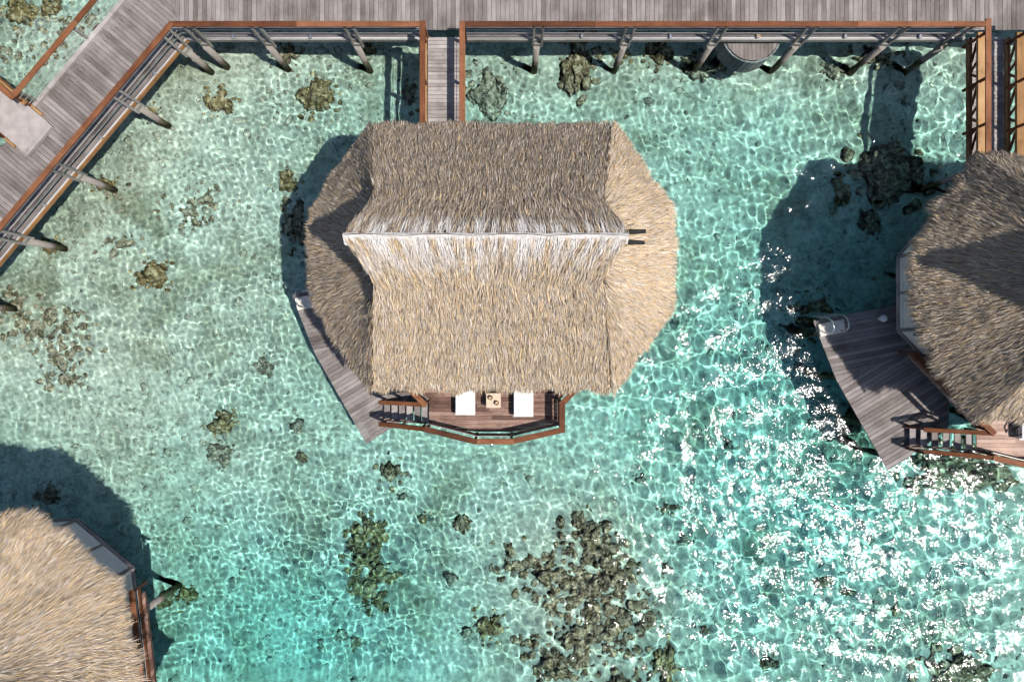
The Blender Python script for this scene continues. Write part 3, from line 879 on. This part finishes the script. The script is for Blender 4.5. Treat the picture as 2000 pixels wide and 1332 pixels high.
tbl = thing('side_table', 'small square cream side table between the two white loungers', 'table', (-.63, -2.02, 1.905))
box('table_top', (0, 0, .39), (.50, .50, .04), CREAM, tbl, 0, .008)
for sx in (-1, 1):
    for sy in (-1, 1):
        box('leg', (sx*.21, sy*.21, .185), (.045, .045, .37), CREAM, tbl)
for sx in (-1, 1): box('apron', (sx*.21, 0, .33), (.025, .37, .07), CREAM, tbl)

def pot(label, x, y):
    t = thing('round_pot', label, 'pot', (x, y, 1.905+.412), random.uniform(0, 6), 'brown pots on the cream table')
    prof = [(.0, 0), (.045, 0), (.072, .03), (.08, .065), (.07, .10), (.052, .118)]
    n = 18; co, fa = [], []
    for r, z in prof:
        for k in range(n): co.append((r*math.cos(2*math.pi*k/n), r*math.sin(2*math.pi*k/n), z))
    for i in range(len(prof)-1):
        for k in range(n): fa.append((i*n+k, i*n+(k+1) % n, (i+1)*n+(k+1) % n, (i+1)*n+k))
    me = bpy.data.meshes.new('pot_body'); me.from_pydata(co, [], fa); me.update(); me.materials.append(NUT)
    for p in me.polygons: p.use_smooth = True
    link('body', me, t)
    prof = [(.052, .118), (.045, .117), (.04, .10), (.0, .095)]; co, fa = [], []
    for r, z in prof:
        for k in range(n): co.append((r*math.cos(2*math.pi*k/n), r*math.sin(2*math.pi*k/n), z))
    for i in range(len(prof)-1):
        for k in range(n): fa.append((i*n+k, i*n+(k+1) % n, (i+1)*n+(k+1) % n, (i+1)*n+k))
    me = bpy.data.meshes.new('pot_inside'); me.from_pydata(co, [], fa); me.update(); me.materials.append(NUTIN)
    link('inside', me, t)
    tube('straw', [(.01, 0, .10), (.05, .02, .19)], .006, TAN, t, 6)
pot('brown round pot on the cream table, the one nearer the thatch', -.73, -1.92)
pot('brown round pot on the cream table, the one nearer the deck edge', -.52, -2.10)

# ------------------------------------------------------------------ coral on the sea bed
def ico(sub):
    bm = bmesh.new(); bmesh.ops.create_icosphere(bm, subdivisions=sub, radius=1)
    bm.verts.ensure_lookup_table()
    co = np.array([v.co[:] for v in bm.verts]); fa = np.array([[v.index for v in f.verts] for f in bm.faces]); bm.free()
    return co, fa
ICO = {k: ico(k) for k in (1, 2, 3, 4)}

def lump(rx, ry, h, seed, sub):
    co, fa = ICO[sub]
    p = co.copy()
    n1 = fbm(p[:, 0]*1.3+seed*3.1, p[:, 1]*1.3, p[:, 2]*1.3+seed, seed, 3) - .5
    n2 = fbm(p[:, 0]*4+seed, p[:, 1]*4+seed*2.3, p[:, 2]*4, seed+5, 3) - .5
    r = 1 + 1.3*n1 + 1.25*n2
    p = p * r[:, None]
    p[:, 2] = np.where(p[:, 2] < 0, p[:, 2]*.35, p[:, 2])
    return p*np.array([rx, ry, h]), fa

SB = 26.9        # apparent distance of the bed below the camera, refraction included
def bed_at(px, py): return ((px-1000)/F*SB, (666-py)/F*SB)

def coral(label, px, py, rx, ry, mat, h=None, parts=1, seed=0, spread=.55):
    """px sizes -> a lumpy coral head of one or several lobes, one mesh"""
    x, y = bed_at(px, py); k = SB/F; rx, ry = rx*k, ry*k; g = np.random.default_rng(seed+100)
    h = h or .45*min(rx, ry) + .12
    cs, fs, b = [], [], 0
    parts = parts if parts == 1 else parts*2 + 3
    for q in range(parts):
        if q == 0: ox, oy, f = 0, 0, (1 if parts == 1 else .55)
        else:
            a, rr = g.uniform(0, 6.28), math.sqrt(g.uniform(.08, 1))
            ox, oy, f = rx*rr*math.cos(a)*spread*1.5, ry*rr*math.sin(a)*spread*1.5, g.uniform(.12, .42)
        co, fa = lump(rx*f, ry*f, h*(.6+.5*f), seed*13+q, 4 if (f*max(rx, ry) > .5) else 3)
        co = co + np.array([ox, oy, float(bed_z(np.array([x+ox]), np.array([y+oy]))[0])])
        cs.append(co); fs.append(fa+b); b += len(co)
    for q in range(5 + parts):
        a = g.uniform(0, 6.28); rr = g.uniform(.85, 1.55); ox, oy = rx*rr*math.cos(a), ry*rr*math.sin(a); f = g.uniform(.05, .16)*max(rx, ry)
        co, fa = lump(f*g.uniform(.8, 1.5), f, f*.7, seed*29+q+7, 2)
        co = co + np.array([ox, oy, float(bed_z(np.array([x+ox]), np.array([y+oy]))[0])])
        cs.append(co); fs.append(fa+b); b += len(co)
    o = link('coral', mesh_np('coral', np.concatenate(cs), np.concatenate(fs), False, (mat,)), None, (x, y, 0))
    for p in o.data.polygons: p.use_smooth = True
    return tag(o, label, 'coral', 'coral heads on the sea bed')

corals = [
    ('golden brown coral head just below the diagonal boardwalk, upper left', 445, 212, 27, 22, COLIVE, 4),
    ('olive coral head at mid left between landing and left edge', 440, 822, 26, 24, COLIVE, 4),
    ('small grey coral head left of the plank landing', 522, 720, 19, 24, CGREY, 3),
    ('dark coral head just left of the landing tip', 585, 830, 17, 17, CGREY, 3),
    ('tiny dark coral head below left of the landing tip', 592, 893, 11, 11, CBROWN, 1),
    ('tall dark coral head below the landing tip', 764, 922, 22, 32, CBROWN, 4),
    ('small coral knob beside the tall head below the landing tip', 788, 970, 13, 11, CGREY, 2),
    ('small coral knob right of the long olive reef, highest one', 828, 1014, 12, 14, COLIVE, 2),
    ('coral clump strung downward below the sun deck', 902, 1022, 13, 22, CBROWN, 3),
    ('small dark coral near the bottom edge, left of centre', 690, 1258, 12, 17, CBROWN, 2),
    ('faint grey coral next to the small dark one near the bottom edge', 662, 1246, 12, 10, CGREY, 1),
    ('yellow-brown coral head left of the big reef, near the bottom', 952, 1222, 26, 28, CGOLD, 5),
    ('grey coral head touching the yellow-brown one near the bottom', 914, 1234, 15, 14, CGREY, 2),
    ('small coral left of the big reef, midway up', 882, 1125, 14, 15, CGREY, 3),
    ('coral head under glitter below the bungalow right corner', 1430, 866, 15, 15, CGREY, 3),
    ('dark coral in the glitter right of the big reef', 1606, 1142, 20, 14, CBROWN, 4),
    ('small dark coral just right of the one in the glitter', 1655, 1156, 13, 8, CBROWN, 2),
    ('small olive coral far right in the open glitter', 1746, 1186, 13, 11, COLIVE, 2),
    ('coral beside the upper right corner of the big reef', 1332, 1055, 18, 12, CGREY, 3),
    ('coral knob right of the big reef at its middle', 1302, 1108, 13, 13, CBROWN, 2),
    ('flat coral above the upper right of the big reef', 1308, 992, 20, 11, CBROWN, 3),
    ('small coral below the right side of the sun deck', 1252, 936, 14, 10, CGREY, 2),
    ('dark coral speck right of the big reef, near its base', 1376, 1232, 14, 12, CBROWN, 2),
    ('golden coral mound at the bottom edge right of the big reef', 1300, 1298, 24, 40, CGOLD, 5),
    ('large dark coral mound at the bottom right edge', 1860, 1306, 58, 34, CBROWN, 8),
    ('wide dark coral mound beside the stairs of the right bungalow', 1868, 912, 84, 36, CBROWN, 12),
    ('big dark rock-like coral in the shade above the right bungalow landing', 1735, 338, 58, 62, CBROWN, 9),
    ('olive coral head inside the right bungalow shadow', 1638, 372, 24, 34, COLIVE, 4),
    ('small dark coral deep in the right bungalow shadow', 1697, 432, 20, 26, CBROWN, 3),
    ('dark coral against the right bungalow, in the shade', 1808, 372, 14, 16, CBROWN, 2),
    ('brown coral at the foot of the right ladder', 1592, 612, 36, 36, COLIVE, 5),
    ('dark coral under the edge of the right plank landing', 1668, 826, 24, 28, CBROWN, 3),
    ('brown coral patch in pale rubble at left', 312, 540, 32, 26, CGOLD, 6),
    ('dark coral head at the left edge, mid height', 14, 604, 15, 14, CBROWN, 2),
    ('golden coral in the top left corner', 62, 38, 32, 22, CGOLD, 4),
    ('pale golden coral beside the one in the top left corner', 118, 28, 26, 22, CGOLD, 3),
    ('dark coral clump above left of the middle bungalow', 624, 196, 32, 38, COLIVE, 6),
    ('purple-brown coral at the boardwalk shade, left of the footbridge', 575, 118, 18, 22, CBROWN, 3),
    ('dark coral right beside the footbridge, in light', 958, 192, 36, 44, CGREY, 7),
    ('dark coral patch below the boardwalk right of the footbridge', 1124, 136, 34, 56, CBROWN, 8),
    ('golden coral collar round a pile right of the footbridge', 1206, 120, 22, 15, CGOLD, 3),
    ('round dark coral between two boardwalk piles', 1280, 112, 26, 28, CBROWN, 4),
    ('flat pale rock ledge next to the half-round landing', 1372, 138, 46, 24, CGREY, 6),
    ('dark coral below the half-round landing', 1436, 128, 34, 14, CBROWN, 4),
    ('dark coral at the boardwalk shade edge toward the right', 1690, 122, 40, 14, CBROWN, 4),
    ('small coral beneath the boardwalk in the upper right', 1618, 150, 26, 18, CGREY, 4),
    ('golden coral at the pile beside the bottom left bungalow', 362, 1164, 22, 22, CGOLD, 4),
    ('dark green coral left of the golden one by the bottom left bungalow', 322, 1168, 20, 20, COLIVE, 3),
    ('dark coral at the pile in the bottom left bungalow shadow', 106, 966, 26, 20, CBROWN, 3),
    ('brown coral at the foot of the lowest diagonal boardwalk pile', 118, 488, 20, 16, CGOLD, 3),
    ('brown coral at the foot of the second diagonal boardwalk pile', 222, 366, 22, 16, CGOLD, 3),
    ('brown coral under the diagonal boardwalk pile nearest the corner', 312, 226, 14, 12, CGOLD, 2),
    ('grey coral cluster lying left of the main landing', 432, 884, 26, 22, CGREY, 6),
    ('dark coral at the left foot of the middle bungalow', 588, 440, 22, 46, CBROWN, 5),
    ('olive coral beside the left eave of the middle bungalow', 566, 362, 20, 22, COLIVE, 4),
    ('dark coral left of the footbridge, in its shadow', 800, 192, 16, 26, CBROWN, 3),
    ('brown coral by the pile left of the footbridge', 722, 108, 16, 14, CGOLD, 2),
    ('small dark coral in the lower glitter at right', 1500, 1288, 16, 10, CBROWN, 2),
]
sea_things = [seabed]
for i, (lab, px, py, rx, ry, mt, n) in enumerate(corals):
    sea_things.append(coral(lab, px, py, rx, ry, mt, parts=n, seed=i+1))

def reef(label, lobes, mat, seed, sz=1.0):
    """a reef patch grown together from many heads: one mesh"""
    g = np.random.default_rng(seed); k = SB/F
    ox, oy = bed_at(lobes[0][0], lobes[0][1]); cs, fs, b = [], [], 0
    for (px, py, rx, ry, cnt, hh) in lobes:
        for q in range(int(cnt*1.8)):
            a, rr = g.uniform(0, 6.28), g.uniform(0, 1)**.6*1.25
            x, y = bed_at(px + rx*rr*math.cos(a), py + ry*rr*math.sin(a)); s = sz*g.uniform(3.5, 13)*k*(1.2-.5*rr)
            co, fa = lump(s*g.uniform(.8, 1.3), s*g.uniform(.8, 1.3), hh*g.uniform(.25, .95)*(1.1-.65*rr), int(g.integers(1e6)), 3)
            co = co + np.array([x-ox, y-oy, float(bed_z(np.array([x]), np.array([y]))[0])-.02])
            cs.append(co); fs.append(fa+b); b += len(co)
    o = link('coral_reef', mesh_np('reef', np.concatenate(cs), np.concatenate(fs), True, (mat,)), None, (ox, oy, 0))
    sea_things.append(o)
    return tag(o, label, 'reef')
reef('large brown coral reef patch below the sun deck, right of centre at the bottom',
     [(1140, 1040, 50, 45, 28, .5), (1185, 1110, 55, 50, 34, .5), (1120, 1150, 60, 45, 30, .42), (1200, 1190, 60, 60, 34, .45), (1060, 1120, 50, 40, 16, .3), (1130, 1240, 60, 55, 34, .45), (1090, 1300, 45, 28, 20, .45), (1030, 1255, 25, 22, 8, .4), (1210, 1325, 55, 22, 18, .45), (1000, 1100, 40, 60, 10, .25), (1260, 1230, 40, 60, 14, .3)], CBROWN, 3)
reef('long olive coral reef patch left of the big reef at the bottom',
     [(715, 1045, 34, 34, 24, .5), (705, 1090, 36, 30, 22, .5), (740, 1120, 34, 22, 16, .42), (705, 1150, 24, 18, 10, .4), (735, 1180, 24, 20, 12, .4)], COLIVE, 4)
reef('low grey-brown coral rubble bank at the left edge, mid height',
     [(110, 640, 80, 40, 46, .2), (150, 690, 60, 40, 30, .18), (130, 745, 40, 22, 12, .2), (60, 590, 40, 30, 14, .18)], CBANK, 6, .75)
reef('low pale coral bank beside the diagonal boardwalk',
     [(370, 420, 60, 40, 26, .16), (420, 400, 50, 40, 18, .18), (250, 400, 40, 30, 14, .16), (240, 480, 60, 40, 22, .14)], CBANK, 7, .55)
reef('brown coral bank under the top left corner of the diagonal boardwalk',
     [(120, 80, 60, 50, 20, .16), (40, 110, 40, 40, 10, .14), (190, 60, 30, 30, 10, .16)], CBANK, 9, .7)

# loose coral rubble lying everywhere on the sand
def rubble(count):
    g = np.random.default_rng(23); co0, fa0 = ICO[1]
    x = g.uniform(-21, 21, count*3); y = g.uniform(-14, 14, count*3)
    w = fbm(x*.3+7, y*.3, seed=91, oct=3) + .12*(x < -4) + .1*(y > 6)
    keep = np.argsort(-(w + g.uniform(0, .45, len(x))))[:count]
    x, y = x[keep], y[keep]; z = bed_z(x, y)
    s = g.uniform(.025, .085, count) * (1 + (g.uniform(0, 1, count) > .94)*1.2)
    an = g.uniform(0, 6.28, count); st = np.stack([g.uniform(.7, 1.6, count), g.uniform(.7, 1.2, count), g.uniform(.35, .8, count)], 1)
    p = co0[None]*(1 + g.uniform(-.28, .28, (count, len(co0), 1)))*st[:, None]*s[:, None, None]
    c, sn = np.cos(an)[:, None], np.sin(an)[:, None]
    q = np.stack([p[..., 0]*c - p[..., 1]*sn + x[:, None], p[..., 0]*sn + p[..., 1]*c + y[:, None], p[..., 2] + z[:, None]], -1)
    fa = (fa0[None] + (np.arange(count)*len(co0))[:, None, None]).reshape(-1, 3)
    o = link('coral_rubble', mesh_np('rubble', q.reshape(-1, 3), fa, True, (RUBBLE,)))
    sea_things.append(o)
    return tag(o, 'small grey coral rubble strewn over the sea bed', 'rubble', kind='stuff')
rubble(6500)

# everything that stands in the water is lit by the sun refracted through the ripples
for o in sea_things: o.cycles.is_caustics_receiver = True
for o in COL.objects:
    if o.type == 'MESH' and o.name.split('.')[0] in ('pile', 'ladder_rail', 'rung', 'stave'):
        o.cycles.is_caustics_receiver = True
